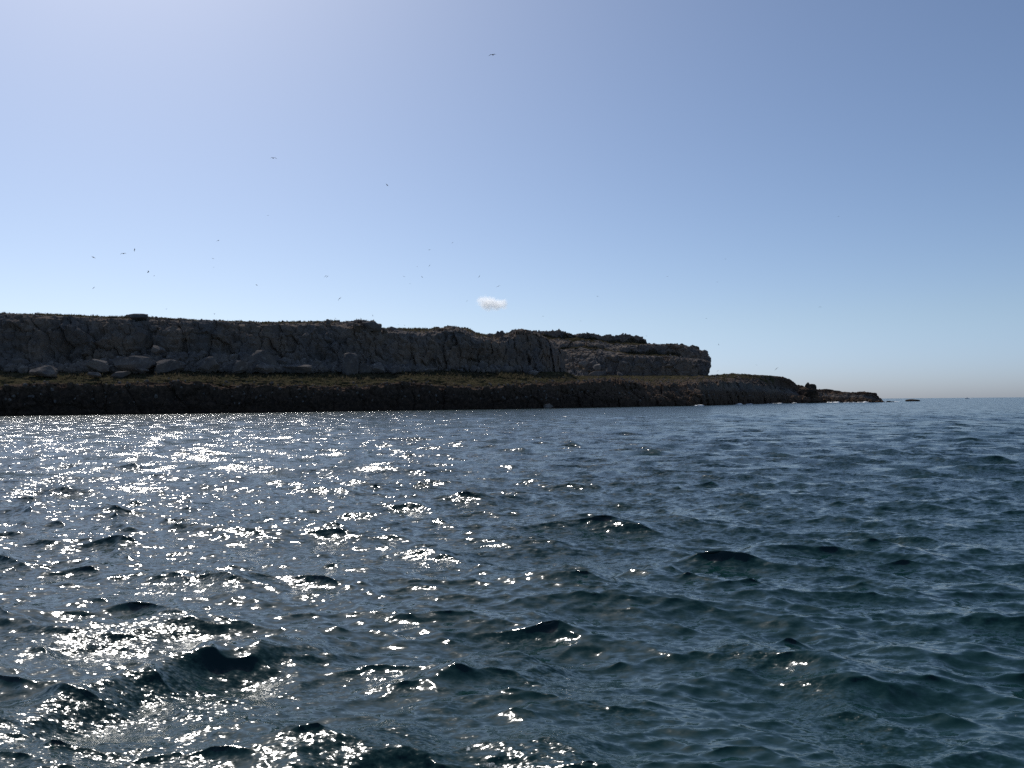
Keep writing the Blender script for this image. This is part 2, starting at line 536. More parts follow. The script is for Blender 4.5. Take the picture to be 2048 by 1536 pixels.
W_DEPTH = [(-420, 232), (0, 255), (512, 286), (800, 318), (1024, 345), (1200, 382), (1400, 437), (1480, 520), (1560, 625), (1660, 650), (1765, 645), (1800, 645)]
RIM_Y = [(-420, 777), (0, 774), (60, 772), (150, 771), (200, 773), (330, 768), (400, 768), (450, 775), (600, 774), (700, 777), (760, 772), (800, 767), (840, 768), (900, 775), (980, 778), (1040, 772), (1100, 770), (1180, 764), (1230, 762), (1290, 772), (1350, 772), (1400, 768), (1470, 765), (1520, 768), (1560, 775), (1600, 782), (1640, 787), (1700, 789), (1745, 791), (1757, 797), (1765, 803), (1780, 812), (1800, 814)]
BASE_Y = [(-420, 742), (0, 741), (100, 741), (400, 740), (600, 742), (900, 740), (1000, 741), (1130, 744), (1150, 752), (1415, 750.5), (1440, 749), (1470, 747.2), (1500, 749.3), (1540, 751), (1560, 754), (1580, 760), (1592, 769), (1600, 773), (1640, 780), (1665, 781.5), (1690, 783), (1740, 785.5), (1752, 787), (1757, 794), (1765, 802), (1780, 812), (1800, 814)]
BASE_D = [(-420, 266), (0, 293), (512, 328), (800, 362), (1000, 395), (1130, 440), (1160, 540), (1415, 562), (1470, 600), (1560, 655), (1660, 672), (1765, 655), (1800, 650)]

def rugged(P, rocky, amp=1.0, seed=0.0, stair=0.0):
    """Break a smooth sheet into rock: moves points towards the sea and up or down, and steps it into ledges."""
    q = P
    wrp = np.stack([fbm(q / 6.0, 2, 0.5, False, seed + k) for k in (5, 6, 7)], -1)
    big = fbm(q / np.array([20.0, 20.0, 24.0]), 3, 0.55, True, seed)
    mid = fbm(q / np.array([4.2, 4.2, 4.6]), 4, 0.6, True, seed + 31)
    lay = fbm(q / np.array([22.0, 22.0, 2.2]), 3, 0.6, False, seed + 71)
    fin = fbm(q / 1.5, 3, 0.6, False, seed + 90)
    v1, e1 = blocks((q + 2.5 * wrp) / np.array([8.5, 8.5, 10.0]) + seed)
    v2, e2 = blocks((q + 1.2 * wrp) / np.array([2.9, 2.9, 2.6]) + seed)
    c1, c2 = np.exp(-(e1 / 0.09) ** 2), np.exp(-(e2 / 0.13) ** 2)
    out = amp * rocky * (2.6 * big + 0.9 * mid + 1.0 * lay + 0.4 * fin + 5.2 * (v1 - 0.5) + 1.7 * (v2 - 0.5) - 1.0 * c1 - 0.45 * c2)
    upz = rocky * (0.6 * (mid - 0.15) + 0.4 * fin + 1.5 * (v1 - 0.6) + 1.9 * (v2 - 0.6)) + (1 - rocky) * 0.30 * fbm(q / 3.0, 3, 0.6, False, seed + 97)
    R = P.copy()
    R[..., 1] -= out
    R[..., 0] += 0.5 * amp * rocky * fbm(q / 5.0, 3, 0.6, False, seed + 43)
    ph = R[..., 2] + 1.6 * fbm(q / np.array([14.0, 14.0, 6.0]), 3, 0.6, False, seed + 15)
    for hh, k in ((2.6, 0.9), (1.15, 0.8)):
        R[..., 2] -= stair * rocky * k * hh / (2 * np.pi) * np.sin(2 * np.pi * ph / hh)
    R[..., 2] += upz
    return R

def strip(xs, nodes, counts):
    """nodes: list of (depth, y or None, z or None, rocky, grass, wet) arrays; returns points and attributes along the strip."""
    pts, at_ = [], []
    for dep, yy, zz, ro, gr, we in nodes:
        if yy is not None:
            p = at(xs, yy, dep)
        else:
            p = at(xs, 790.0, dep); p[..., 2] = zz
        pts.append(p)
        at_.append(np.stack([np.broadcast_to(np.asarray(a, float), p.shape[:-1]) for a in (ro, gr, we)], -1))
    rows, ra = [], []
    for i, c in enumerate(counts):
        last = i == len(counts) - 1
        for t in np.linspace(0, 1, c, endpoint=last):
            rows.append(pts[i] * (1 - t) + pts[i + 1] * t)
            ra.append(at_[i] * (1 - t) + at_[i + 1] * t)
    return np.stack(rows, 1), np.stack(ra, 1)

SURF = {}
def land(name, P, A, label):
    rocky = A[..., 0]
    me = grid_mesh(name, P, M_rock, {"grass": A[..., 1], "wet": A[..., 2]}, smooth=False)
    o = link(name, me)
    tag(o, label, kind="structure")
    SURF[name] = (P, A)
    return o

# -- low shore platform with its dark sea cliff, out to the tip
xs = np.arange(-420, 1796, 1.35)
wd, rim, by, bd = prof(xs, W_DEPTH), prof(xs, RIM_Y), prof(xs, BASE_Y), prof(xs, BASE_D)
right = np.clip((xs - 1000) / 450, 0, 1)                       # the shore flattens into ledges towards the tip
tipc = 1 - np.clip((xs - 1560) / 200, 0, 0.6)
rimd = wd + 1.5 + 21 * right * tipc
skyl = np.clip((xs - 1425) / 30, 0, 1)
bd = np.maximum(bd, rimd + 4)
rim_in = rim + (by - rim) * 0.10
zr = at(xs, rim, rimd)[:, 2]
tipw = np.clip((xs - 1540) / 70, 0, 1)
nodes = [
    (wd + 3.5, None, -2.5, 0.75, 0, 1.0),
    (wd + 2.5 - 2 * right, None, 0.4, 0.8, 0, 1.0 - 0.3 * right),
    (wd + 1.2 + 2 * right, None, zr * (0.42 - 0.07 * right), 0.85 - 0.25 * right, 0, 1.0 - 0.6 * right),
    (wd + 1.3 + 15 * right * tipc, None, zr * (0.55 + 0.24 * right), 0.85 - 0.55 * right, 0.16 * right, 0.9 - 0.85 * right),
    (rimd, rim, None, 0.75, 0.05, 0.55 - 0.45 * right),
    (rimd + 3 + 0.12 * (bd - rimd), rim_in, None, 0.30, 0.62 - 0.5 * tipw - 0.15 * right, 0.45 - 0.25 * right),
    (bd - 2, by + 0.8, None, 0.10 + 0.35 * tipw, 0.95 - 0.75 * tipw, 0.15 + 0.5 * tipw),
    (bd + 6 + 4 * skyl, by, None, 0.15 + 0.3 * tipw, 0.85 - 0.7 * tipw, 0.2 + 0.5 * tipw),
    (bd + 55, None, np.where(xs > 1420, -3.0, at(xs, by, bd)[:, 2]), 0.2, 0.7, 0.2),
]
P, A = strip(xs, nodes, [4, 13, 12, 12, 10, 44, 8, 8])
bumpy = np.clip(fbm(P / 14.0, 3, 0.6, True, 5.0) - 0.25, 0, 1)[..., None]      # rock breaking through the turf
A[..., 0] = np.clip(A[..., 0] + 0.35 * bumpy[..., 0] * (A[..., 1] > 0.2), 0, 1)
A[..., 1] = np.clip(A[..., 1] - 0.55 * bumpy[..., 0] * (0.30 + right[:, None]), 0, 1)
PS = rugged(P, A[..., 0] * (1 + 0.35 * right[:, None]), 0.62, 3.0, (0.35 + 0.65 * right)[:, None])
PS[:, :1] = P[:, :1]
land("shore_platform", PS, A, "low grassy shore platform ending in a black sea cliff and a rocky tip")

# -- tall cliff and plateau on the left
SKY_Y = [(-420, 622), (-100, 626), (0, 627.5), (60, 627.5), (100, 628.5), (200, 632), (265, 633.5), (300, 634), (400, 640), (512, 643.5), (560, 643), (610, 643), (650, 642), (672, 640.5), (690, 643.5), (715, 643), (730, 642.5), (750, 645), (760, 655), (775, 657), (790, 657.5), (860, 657.5), (880, 655), (895, 654.5), (907, 652.5), (925, 656), (940, 659.5), (955, 666), (975, 668), (1000, 668.5), (1018, 665), (1032, 660.5), (1045, 660), (1072, 661), (1080, 668), (1095, 677), (1105, 687), (1120, 697), (1127, 705), (1131, 735)]
TOP_Y = [(-420, 628), (0, 633), (100, 634), (200, 638), (265, 640), (400, 646), (512, 649), (600, 652), (650, 650), (700, 655), (750, 656), (765, 662), (790, 664), (815, 668), (835, 671), (850, 669), (880, 664), (900, 662), (915, 666), (940, 673), (960, 677), (1000, 684), (1020, 676), (1035, 668), (1050, 666), (1072, 669), (1080, 675), (1095, 682), (1105, 692), (1120, 700), (1127, 708), (1131, 737)]
xs = np.concatenate([np.arange(-420, 1130, 1.35), np.array([1130, 1130.6, 1131])])
bd = prof(xs, BASE_D)
endw = np.clip((xs - 1085) / 46, 0, 1)
bdc = bd + 1.0 + 26 * endw ** 2
topd = bdc + 5.0 + 8 * endw
skyd = topd + 14 + 16 * np.clip((xs - 740) / 60, 0, 1) * (1 - endw)
ty, sy = prof(xs, TOP_Y), prof(xs, SKY_Y)
by = prof(xs, BASE_Y)
f = lambda t: (by + 6) * (1 - t) + ty * t
cave = 8.0 * np.exp(-((xs - 950) / 45) ** 2) + 7.0 * np.exp(-((xs - 150) / 40) ** 2) + 5.0 * np.exp(-((xs - 640) / 20) ** 2) + 5.0 * np.exp(-((xs - 1020) / 25) ** 2) + 4.0 * np.exp(-((xs - 300) / 18) ** 2)
nodes = [
    (bdc - 3, by + 10, None, 0.5, 0.0, 0.0),
    (bdc - 1 + cave, f(0.12), None, 0.8, 0.0, 0.05),
    (bdc + 1.5 + cave * 0.7, f(0.40), None, 1.0, 0.0, 0.0),
    (bdc + 2.5, f(0.75), None, 1.0, 0.0, 0.0),
    (topd, ty, None, 0.55, 0.15, 0.0),
    (skyd, sy, None, 0.16, 0.80, 0.0),
    (skyd + 45, None, at(xs, sy, skyd)[:, 2] - 1.0 - 14 * endw, 0.15, 0.9, 0.0),
]
P, A = strip(xs, nodes, [6, 18, 22, 18, 14, 10])
A[..., 1] *= (1 - 0.75 * np.clip((xs - 1060) / 40, 0, 1))[:, None]
rk = A[..., 0].copy()
knob = np.exp(-((xs - 720) / 60) ** 2) + np.exp(-((xs - 905) / 30) ** 2) + np.exp(-((xs - 1055) / 40) ** 2)
rk = np.clip(rk + 0.5 * knob[:, None] * (rk < 0.6), 0, 1)
A[..., 1] = np.clip(A[..., 1] - 0.45 * knob[:, None], 0, 1)
PP = rugged(P, rk, 1.0, 60.0, 0.3)
land("plateau_cliff", PP, A, "tall shadowed cliff of the grass topped plateau on the left")

# -- farther headland on the right of the plateau
def fl(pts): return lambda x: prof(x, pts)
f1 = fl([(1020, 712), (1130, 704), (1160, 706), (1200, 711), (1250, 714), (1300, 714.5), (1350, 717), (1400, 722), (1421, 727)])
f2 = fl([(1020, 700), (1120, 697), (1160, 694), (1200, 698), (1240, 705), (1260, 710), (1300, 711), (1350, 713), (1400, 718), (1421, 723)])
f3 = fl([(1020, 690), (1120, 690), (1160, 687), (1200, 692), (1240, 699), (1260, 694), (1290, 690.5), (1340, 691), (1375, 695), (1400, 702), (1421, 718)])
f4 = fl([(1020, 675), (1115, 676), (1140, 677), (1160, 677), (1197, 681), (1220, 686), (1260, 686), (1295, 690), (1340, 690), (1375, 694.5), (1400, 701), (1421, 717)])
f5 = fl([(1020, 661), (1040, 660), (1085, 660.5), (1130, 660.5), (1139, 668.5), (1150, 670), (1160, 666.5), (1180, 666), (1207, 671.5), (1235, 670.5), (1255, 668.5), (1275, 671.5), (1288, 678), (1293, 685), (1300, 688), (1320, 690), (1350, 687), (1366, 688.5), (1372, 695), (1385, 692), (1393, 693.5), (1400, 701), (1408, 698.5), (1414, 705), (1421, 716.5)])
xs = np.concatenate([np.arange(1020, 1400, 0.9), np.linspace(1400, 1421, 40), np.full(14, 1421.0)])
wrap = np.concatenate([np.zeros(len(xs) - 14), np.linspace(4, 75, 14)])
frac = np.clip((xs - 1400) / 21.0, 0, 1)
def edge(xend): return 1400 * 0 + np.where(xs > 1400, 1400 + frac * (xend - 1400), xs) - 0.012 * wrap
talus = np.clip((1215 - xs) / 60, 0, 1)                        # rubble slope at the left of its face
D0 = 560.0
nd = [
    (edge(1415), D0 - 14 * talus, 757.0, 0.55, 0.0),
    (edge(1416), D0 + 1 - 6 * talus, 747.0 + 0 * xs, 0.7, 0.10 * talus),
    (edge(1420), D0 + 2.0 + 4 * talus, 733.0 - 4 * talus, 0.9, 0.15 * talus),
    (edge(1418), D0 + 4 + 14 * talus, f1(xs), 0.75, 0.10),
    (edge(1421), D0 + 30, f2(xs), 0.28, 0.85 - 0.7 * np.clip((xs - 1350) / 40, 0, 1)),
    (edge(1420), D0 + 33, f3(xs), 0.75, 0.15),
    (edge(1420), D0 + 62, f4(xs), 0.25, 0.80 - 0.6 * np.clip((xs - 1340) / 40, 0, 1)),
    (edge(1421), D0 + 66, f5(xs), 0.60, 0.30),
]
pts, att = [], []
for xx, dep, yy, ro, gr in nd:
    p = at(xx, yy, np.asarray(dep) + wrap + 0 * xx)
    pts.append(p)
    att.append(np.stack([np.broadcast_to(np.asarray(v, float), xx.shape) for v in (ro, gr, 0.0)], -1))
p = pts[-1].copy(); p[:, 1] += 70; p[:, 0] *= (p[:, 1] / (p[:, 1] - 70)); p[:, 2] -= 3.0
pts.append(p); att.append(att[-1])
rows, ra = [], []
cnt = [6, 14, 14, 22, 10, 22, 10, 8]
for i, c in enumerate(cnt):
    for t in np.linspace(0, 1, c, endpoint=i == len(cnt) - 1):
        rows.append(pts[i] * (1 - t) + pts[i + 1] * t); ra.append(att[i] * (1 - t) + att[i + 1] * t)
P, A = np.stack(rows, 1), np.stack(ra, 1)
patch = np.clip(fbm(P / 18.0, 3, 0.6, True, 9.0) - 0.15, 0, 1)
A[..., 1] = np.clip(A[..., 1] - 0.45 * patch, 0, 1)
A[..., 0] = np.clip(A[..., 0] + 0.15 * patch, 0, 1)
PH = rugged(P, A[..., 0], 0.85, 120.0, 0.6)
land("far_headland", PH, A, "farther terraced headland with grass ledges and a blunt overhanging right end")
print("land", time.time() - T0)

# ------------------------------------------------------------------ grass on the ledges
def scatter_points(name, mask, n, seed):
    P, A = SURF[name]
    r = np.random.default_rng(seed)
    m = mask(P, A)[:-1, :-1]
    a = np.linalg.norm(np.cross(P[1:, :-1] - P[:-1, :-1], P[:-1, 1:] - P[:-1, :-1]), axis=-1) * m
    p = a.ravel() / a.sum()
    pick = r.choice(p.size, n, p=p)
    i, j = np.unravel_index(pick, a.shape)
    u, v = r.random((2, n, 1))
    return (P[i, j] * (1 - u) * (1 - v) + P[i + 1, j] * u * (1 - v) + P[i, j + 1] * (1 - u) * v + P[i + 1, j + 1] * u * v)

def tufts(points, hmin, hmax, seed, blades=4):
    r = np.random.default_rng(seed)
    n = len(points)
    c = np.repeat(points, blades, 0)
    k = n * blades
    az = r.random(k) * 2 * np.pi
    h = np.repeat(r.uniform(hmin, hmax, n), blades) * r.uniform(0.6, 1.0, k)
    lean = r.uniform(0.1, 0.7, k)
    w = h * r.uniform(0.10, 0.22, k)
    dirx, diry = np.cos(az), np.sin(az)
    base = c + np.stack([dirx, diry, 0 * az], -1) * (h * 0.12)[:, None]
    side = np.stack([-diry, dirx, 0 * az], -1) * w[:, None]
    tip = base + np.stack([dirx * lean * h, diry * lean * h, h], -1)
    base[:, 2] -= 0.1
    V = np.stack([base - side, base + side, tip], 1).reshape(-1, 3)
    return V

def clumped(p):
    """Thin the tufts into uneven clumps with gaps."""
    return p[fbm(p / 2.6, 3, 0.6) > -0.08 + 0.25 * fbm(p / 14.0, 2)]

def grass_object(name, groups, label):
    V = np.concatenate(groups, 0)
    Q = np.arange(len(V)).reshape(-1, 3)
    o = link(name, raw_mesh(name, V, Q, M_grass, smooth=False))
    tag(o, label, kind="stuff")

pl = lambda P, A: (A[..., 1] > 0.5) & (P[..., 1] < 620)
tall = lambda P, A: (A[..., 1] > 0.7) & (P[..., 2] > 8.6) & (P[..., 0] > -150) & (P[..., 0] < 30) & (P[..., 1] < 400)
grass_object("shore_grass", [
    tufts(scatter_points("shore_platform", pl, 26000, 1), 0.25, 0.8, 2),
    tufts(scatter_points("shore_platform", tall, 5000, 3), 0.7, 1.5, 4, 5)], "dry olive grass and low scrub covering the shore platform")
gp = lambda P, A: (A[..., 1] > 0.35)
grass_object("plateau_grass", [tufts(clumped(scatter_points("plateau_cliff", gp, 34000, 5)), 0.2, 0.85, 6)], "short dry grass fringing the top of the plateau")
gh = lambda P, A: (A[..., 1] > 0.45)
grass_object("headland_grass", [tufts(scatter_points("far_headland", gh, 22000, 7), 0.35, 0.9, 8)], "olive grass on the terraces of the farther headland")

# ------------------------------------------------------------------ boulders
def ico(sub):
    bm = bmesh.new()
    bmesh.ops.create_icosphere(bm, subdivisions=sub, radius=1.0)
    V = np.array([v.co[:] for v in bm.verts]); Fc = np.array([[v.index for v in f.verts] for f in bm.faces])
    bm.free()
    return V, Fc
ICO = {s: ico(s) for s in (1, 2, 3, 4)}

def rock_shape(size, seed, sub=3, cuts=14, rough=0.12, boxy=0.0):
    r = np.random.default_rng(seed)
    V, Fc = ICO[sub]
    V = V.copy()
    if boxy:
        V = np.sign(V) * np.abs(V) ** (1 - boxy)
        V *= np.array([1, 1, 1]) * (1 - 0.10 * np.clip(V[:, 2:], 0, 1))
        cuts = 6 if boxy > 0.3 else 12
    for _ in range(cuts):                                       # flat broken faces
        n = r.normal(size=3); n /= np.linalg.norm(n)
        off = r.uniform(0.42, 0.82)
        dd = V @ n - off
        V -= np.where(dd > 0, dd, 0)[:, None] * n * 0.97
    V *= (1 + rough * fbm(V * 1.6 + seed * 3.1, 3, 0.6) + 0.6 * rough * fbm(V * 4.5 + seed, 3, 0.6, True))[:, None]
    V /= np.abs(V).max(0)
    return V * np.asarray(size) * 0.5, Fc

def rock_thing(name, x0, y0, x1, y1, depth, label, mat, seed, cat="boulder", sub=3, deep=0.8, sink=0.12, group=None, cuts=14, rough=0.11, tilt=0.0, boxy=0.0):
    """A rock filling photo box x0..x1, y0..y1 at the given distance."""
    a, b = at(x0, y1, depth), at(x1, y0, depth)
    w, h = b[0] - a[0], b[2] - a[2]
    size = (w, max(w, h) * deep, h * (1 + sink))
    V, Fc = rock_shape(size, seed, sub, cuts, rough, boxy)
    if tilt:
        c, s = math.cos(tilt), math.sin(tilt)
        V = np.stack([V[:, 0] * c - V[:, 2] * s, V[:, 1], V[:, 0] * s + V[:, 2] * c], -1)
    me = raw_mesh(name, V, Fc, mat, smooth=False)
    o = link(name, me)
    o.location = ((a[0] + b[0]) / 2, depth, a[2] - h * sink + h * (1 + sink) / 2)
    tag(o, label, cat, group)
    return o

def dB(x, off=-2.5): return float(prof(np.array([x]), BASE_D)[0]) + off
G = "boulders fallen at the foot of the cliff"
B = [  # x0, y0, x1, y1, off, label, material, tilt
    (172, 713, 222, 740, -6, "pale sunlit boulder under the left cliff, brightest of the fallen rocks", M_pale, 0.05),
    (218, 706, 312, 744, -4, "largest wedge shaped grey boulder, right beside the pale sunlit boulder", M_boul, 0.0),
    (62, 731, 132, 752, -12, "long low flat boulder lying in the grass under the far left cliff", M_boul, 0.0),
    (296, 719, 362, 747, -7, "broad rounded boulder just right of the largest wedge boulder", M_boul, 0.0),
    (300, 690, 336, 706, 0, "slanting pale slab leaning high on the rubble above the rounded boulder", M_boul, -0.35),
    (392, 711, 440, 743, -5, "blocky square boulder standing alone in the middle of the left rubble", M_boul, 0.0),
    (178, 743, 206, 753, -15, "small dark flat rock on the turf in front of the pale boulder", M_boul, 0.0),
    (222, 740, 262, 754, -14, "humped dark rock on the turf in front of the largest wedge boulder", M_boul, 0.0),
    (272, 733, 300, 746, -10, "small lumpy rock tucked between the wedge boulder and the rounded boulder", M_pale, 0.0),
    (356, 703, 384, 724, 0, "upright grey rock high in the rubble left of the square boulder", M_boul, 0.2),
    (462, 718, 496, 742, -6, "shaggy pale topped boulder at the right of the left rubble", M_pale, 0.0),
    (494, 700, 550, 730, -1, "wide grey boulder with a pale crest in the rubble heap", M_boul, 0.0),
    (508, 724, 548, 744, -6, "dark low boulder below the wide pale crested boulder", M_boul, 0.0),
    (566, 724, 632, 743, -5, "long low boulder with a pale top left of the tall block", M_boul, 0.0),
    (548, 714, 574, 728, -1, "small grey rock on top of the heap beside the wide crested boulder", M_boul, 0.0),
    (678, 702, 716, 745, -5, "tall upright square block of rock against the middle of the cliff", M_boul, 0.0),
    (714, 719, 744, 744, -5, "crumpled grey boulder at the right foot of the tall square block", M_boul, 0.0),
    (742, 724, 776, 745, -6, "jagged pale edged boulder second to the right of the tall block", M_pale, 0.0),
    (776, 732, 806, 746, -6, "small dark boulder at the right end of the middle rubble", M_boul, 0.0),
    (826, 724, 850, 740, -2, "rounded grey boulder alone at the cliff foot left of the cave", M_boul, 0.0),
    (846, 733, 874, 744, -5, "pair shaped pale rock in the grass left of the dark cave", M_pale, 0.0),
    (952, 720, 974, 742, -1, "square fallen block standing in the mouth of the dark cave", M_boul, 0.0),
    (996, 732, 1028, 746, -4, "low grey boulder at the cliff foot right of the cave", M_boul, 0.0),
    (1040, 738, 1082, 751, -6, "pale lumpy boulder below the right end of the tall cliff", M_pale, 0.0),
    (20, 716, 60, 742, 0, "dim rounded boulder half in shade at the far left of the cliff foot", M_boul, 0.0),
]
for i, (x0, y0, x1, y1, off, lab, mt, tl) in enumerate(B):
    rock_thing("boulder", x0, y0, x1, y1, dB((x0 + x1) / 2, off - 3.5), lab, mt, 100 + i, group=G, tilt=tl, sink=0.25, boxy=0.45 if 'square' in lab else 0.22, rough=0.2)
H = [
    (1174, 741, 1214, 754, 545, "sloping slab of rock at the foot of the farther headland", M_boul, 0.3),
    (1232, 742, 1246, 754, 550, "dark upright rock at the base of the headland wall, right of the sloping slab", M_boul, 0.0),
    (1182, 727, 1202, 739, 556, "rough rock halfway up the rubble slope of the headland", M_pale, 0.0),
    (1154, 722, 1176, 734, 558, "highest pale rock of the rubble slope beside the plateau end", M_pale, 0.0),
    (1212, 733, 1226, 743, 553, "small grey rock between the rubble slope and the headland wall", M_boul, 0.0),
]
for i, (x0, y0, x1, y1, dep, lab, mt, tl) in enumerate(H):
    rock_thing("boulder", x0, y0, x1, y1, dep, lab, mt, 300 + i, group="rocks below the farther headland", tilt=tl, sink=0.3)
rock_thing("boulder", 1086, 806, 1106, 817, 352, "grey boulder at the waterline below the black sea cliff", M_boul, 330, group=None, sink=0.4)
S = [  # rocks standing on the skyline
    (258, 627.5, 300, 640, 0, "low dark rock knob on the grassy skyline at the far left", M_boul),
    (290, 626.8, 298, 634, -1, "small stub of rock on the right end of the low skyline knob", M_boul),
    (651, 637.5, 662, 646, 2, "small square rock on the skyline left of the jutting block", M_boul),
    (718, 640, 762, 658, -3, "big jutting block overhanging the notch in the plateau skyline", M_boul),
    (742, 643, 766, 657, -4, "rounded nose of rock at the right tip of the jutting skyline block", M_boul),
    (779, 652.5, 794, 662, 6, "flat topped rock on the skyline just right of the notch", M_boul),
    (990, 661, 1000, 672, 8, "left of two close rocks on the skyline before the right bluff", M_boul),
    (999, 660.5, 1008, 672, 8, "right and higher of two close rocks on the skyline before the right bluff", M_boul),
    (974, 665.5, 982, 673, 8, "tiny lone rock on the skyline left of the two close rocks", M_boul),
]
for i, (x0, y0, x1, y1, off, lab, mt) in enumerate(S):
    rock_thing("skyline_rock", x0, y0, x1, y1, dB((x0 + x1) / 2, 8 + off), lab, mt, 402 + i, cat="rock", group="rocks on the plateau skyline", sink=0.35, rough=0.12, boxy=0.4)
rock_thing("rock_pinnacle", 1596, 771.5, 1644, 794, 646, "brown rock pinnacle standing on the low spit near the tip", M_dark, 441, cat="rock", sink=0.3, rough=0.2, sub=4, boxy=0.1)
rock_thing("rock_pinnacle", 1609, 763, 1619, 779, 645, "narrow knob on the left shoulder of the brown rock pinnacle", M_dark, 452, cat="rock", sink=0.3, rough=0.12, boxy=0.4)
rock_thing("rock_pinnacle", 1615, 767.5, 1633, 787, 644, "square block on the right shoulder of the brown rock pinnacle", M_dark, 453, cat="rock", sink=0.3, rough=0.12, boxy=0.42)
rock_thing("sea_rock", 1803, 798, 1841, 804, 760, "low black reef rock awash in the sea off the island tip", M_dark, 460, cat="rock", sub=4, deep=0.5, sink=0.5, rough=0.35, cuts=3)

def rubble(name, centres, smin, smax, seed, mat, label, sub=1):
    r = np.random.default_rng(seed)
    V0, F0 = ICO[sub]
    Vs, Fs, k = [], [], 0
    for c in centres:
        s = smin + (smax - smin) * r.random() ** 2.3
        V = V0.copy()
        for _ in range(3):
            n = r.normal(size=3); n /= np.linalg.norm(n)
            dd = V @ n - r.uniform(0.35, 0.8)
            V -= np.where(dd > 0, dd, 0)[:, None] * n
        q = r.normal(size=(3, 3)); q, _ = np.linalg.qr(q)
        V = (V * r.uniform(0.6, 1.2, 3)) @ q * s * 0.5
        Vs.append(V + c + np.array([0, 0, s * 0.12])); Fs.append(F0 + k); k += len(V)
    o = link(name, raw_mesh(name, np.concatenate(Vs), np.concatenate(Fs), mat, smooth=False))
    tag(o, label, kind="stuff")

def talus_points(n, seed):
    r = np.random.default_rng(seed)
    x = np.concatenate([r.normal(m, s, int(n * w)) for m, s, w in ((330, 90, 0.32), (520, 45, 0.2), (620, 40, 0.14), (760, 40, 0.16), (120, 70, 0.10), (1010, 50, 0.08))])
    x = np.clip(x, -200, 1085)
    t = r.random(len(x)) ** 1.6
    hgt = 26 * np.exp(-((x - 400) / 190) ** 2) + 10
    y = 743 - t * hgt
    return at(x, y, prof(x, BASE_D) - 7.5 + 5.5 * t)
rubble("talus_rubble", talus_points(2600, 21), 0.5, 4.2, 22, M_boul, "loose grey rubble heaped along the foot of the cliff")
ledge = lambda P, A: (A[..., 0] > 0.30) & (A[..., 1] < 0.6) & (P[..., 2] > 3.0) & (P[..., 1] < 660)
rubble("ledge_rubble", scatter_points("shore_platform", ledge, 2600, 23), 0.3, 1.6, 24, M_boul, "broken rock strewn along the rim of the black sea cliff")
hl = lambda P, A: (A[..., 1] < 0.45) & (P[..., 2] > 10) & (P[..., 1] < 640)
rubble("headland_rubble", scatter_points("far_headland", hl, 1600, 25), 0.4, 2.2, 26, M_boul, "broken rock on the ledges of the farther headland")
pr = lambda P, A: (A[..., 1] > 0.12) & (A[..., 1] < 0.75) & (P[..., 2] > 15)
rubble("plateau_rubble", scatter_points("plateau_cliff", pr, 1500, 27), 0.3, 1.5, 28, M_boul, "small broken rocks along the edge of the plateau")
print("rocks", time.time() - T0)

# ------------------------------------------------------------------ surf along the rocks
def surf(name, spots, label, seed):
    r = np.random.default_rng(seed)
    V0, F0 = ICO[2]
    Vs, Fs, k = [], [], 0
    for x0, x1, y, dep, h, n in spots:
        for _ in range(n):
            x = r.uniform(x0, x1)
            p = at(x, y, dep + r.uniform(-3, 3)); p[2] = r.uniform(-0.1, 0.15)
            s = np.array([r.uniform(0.6, 2.2), r.uniform(0.6, 1.6), h * r.uniform(0.3, 1.0)])
            V = V0 * (1 + 0.45 * fbm(V0 * 2.2 + r.uniform(0, 50), 2))[:, None] * s
            Vs.append(V + p); Fs.append(F0 + k); k += len(V)
    o = link(name, raw_mesh(name, np.concatenate(Vs), np.concatenate(Fs), M_foam))
    tag(o, label, kind="stuff")
surf("shore_surf", [
    (1656, 1674, 804, 640, 0.55, 18), (1670, 1677, 803, 641, 1.2, 5), (1690, 1735, 804, 640, 0.35, 16), (1728, 1734, 804, 640, 0.9, 4),
    (1394, 1404, 811, 428, 0.7, 8), (1474, 1482, 809, 505, 0.8, 8), (1484, 1512, 808, 530, 0.3, 8), (1530, 1560, 806, 585, 0.3, 8),
    (1770, 1800, 803, 690, 0.3, 16), (1585, 1592, 805, 625, 0.4, 4)], "white surf breaking along the rocks near the island tip", 31)

# ------------------------------------------------------------------ motor boat on the horizon
def box(name, c, s, mat, parent, taper=None, bev=0.03):
    bm = bmesh.new()
    bmesh.ops.create_cube(bm, size=1.0)
    for v in bm.verts:
        t = taper if (taper and v.co.z > 0) else 1.0
        v.co = Vector((c[0] + v.co.x * s[0] * t, c[1] + v.co.y * s[1] * t, c[2] + v.co.z * s[2]))
    bmesh.ops.bevel(bm, geom=bm.edges[:], offset=bev, segments=2, affect='EDGES')
    me = bpy.data.meshes.new(name); bm.to_mesh(me); bm.free()
    me.materials.append(mat)
    return link(name, me, parent)

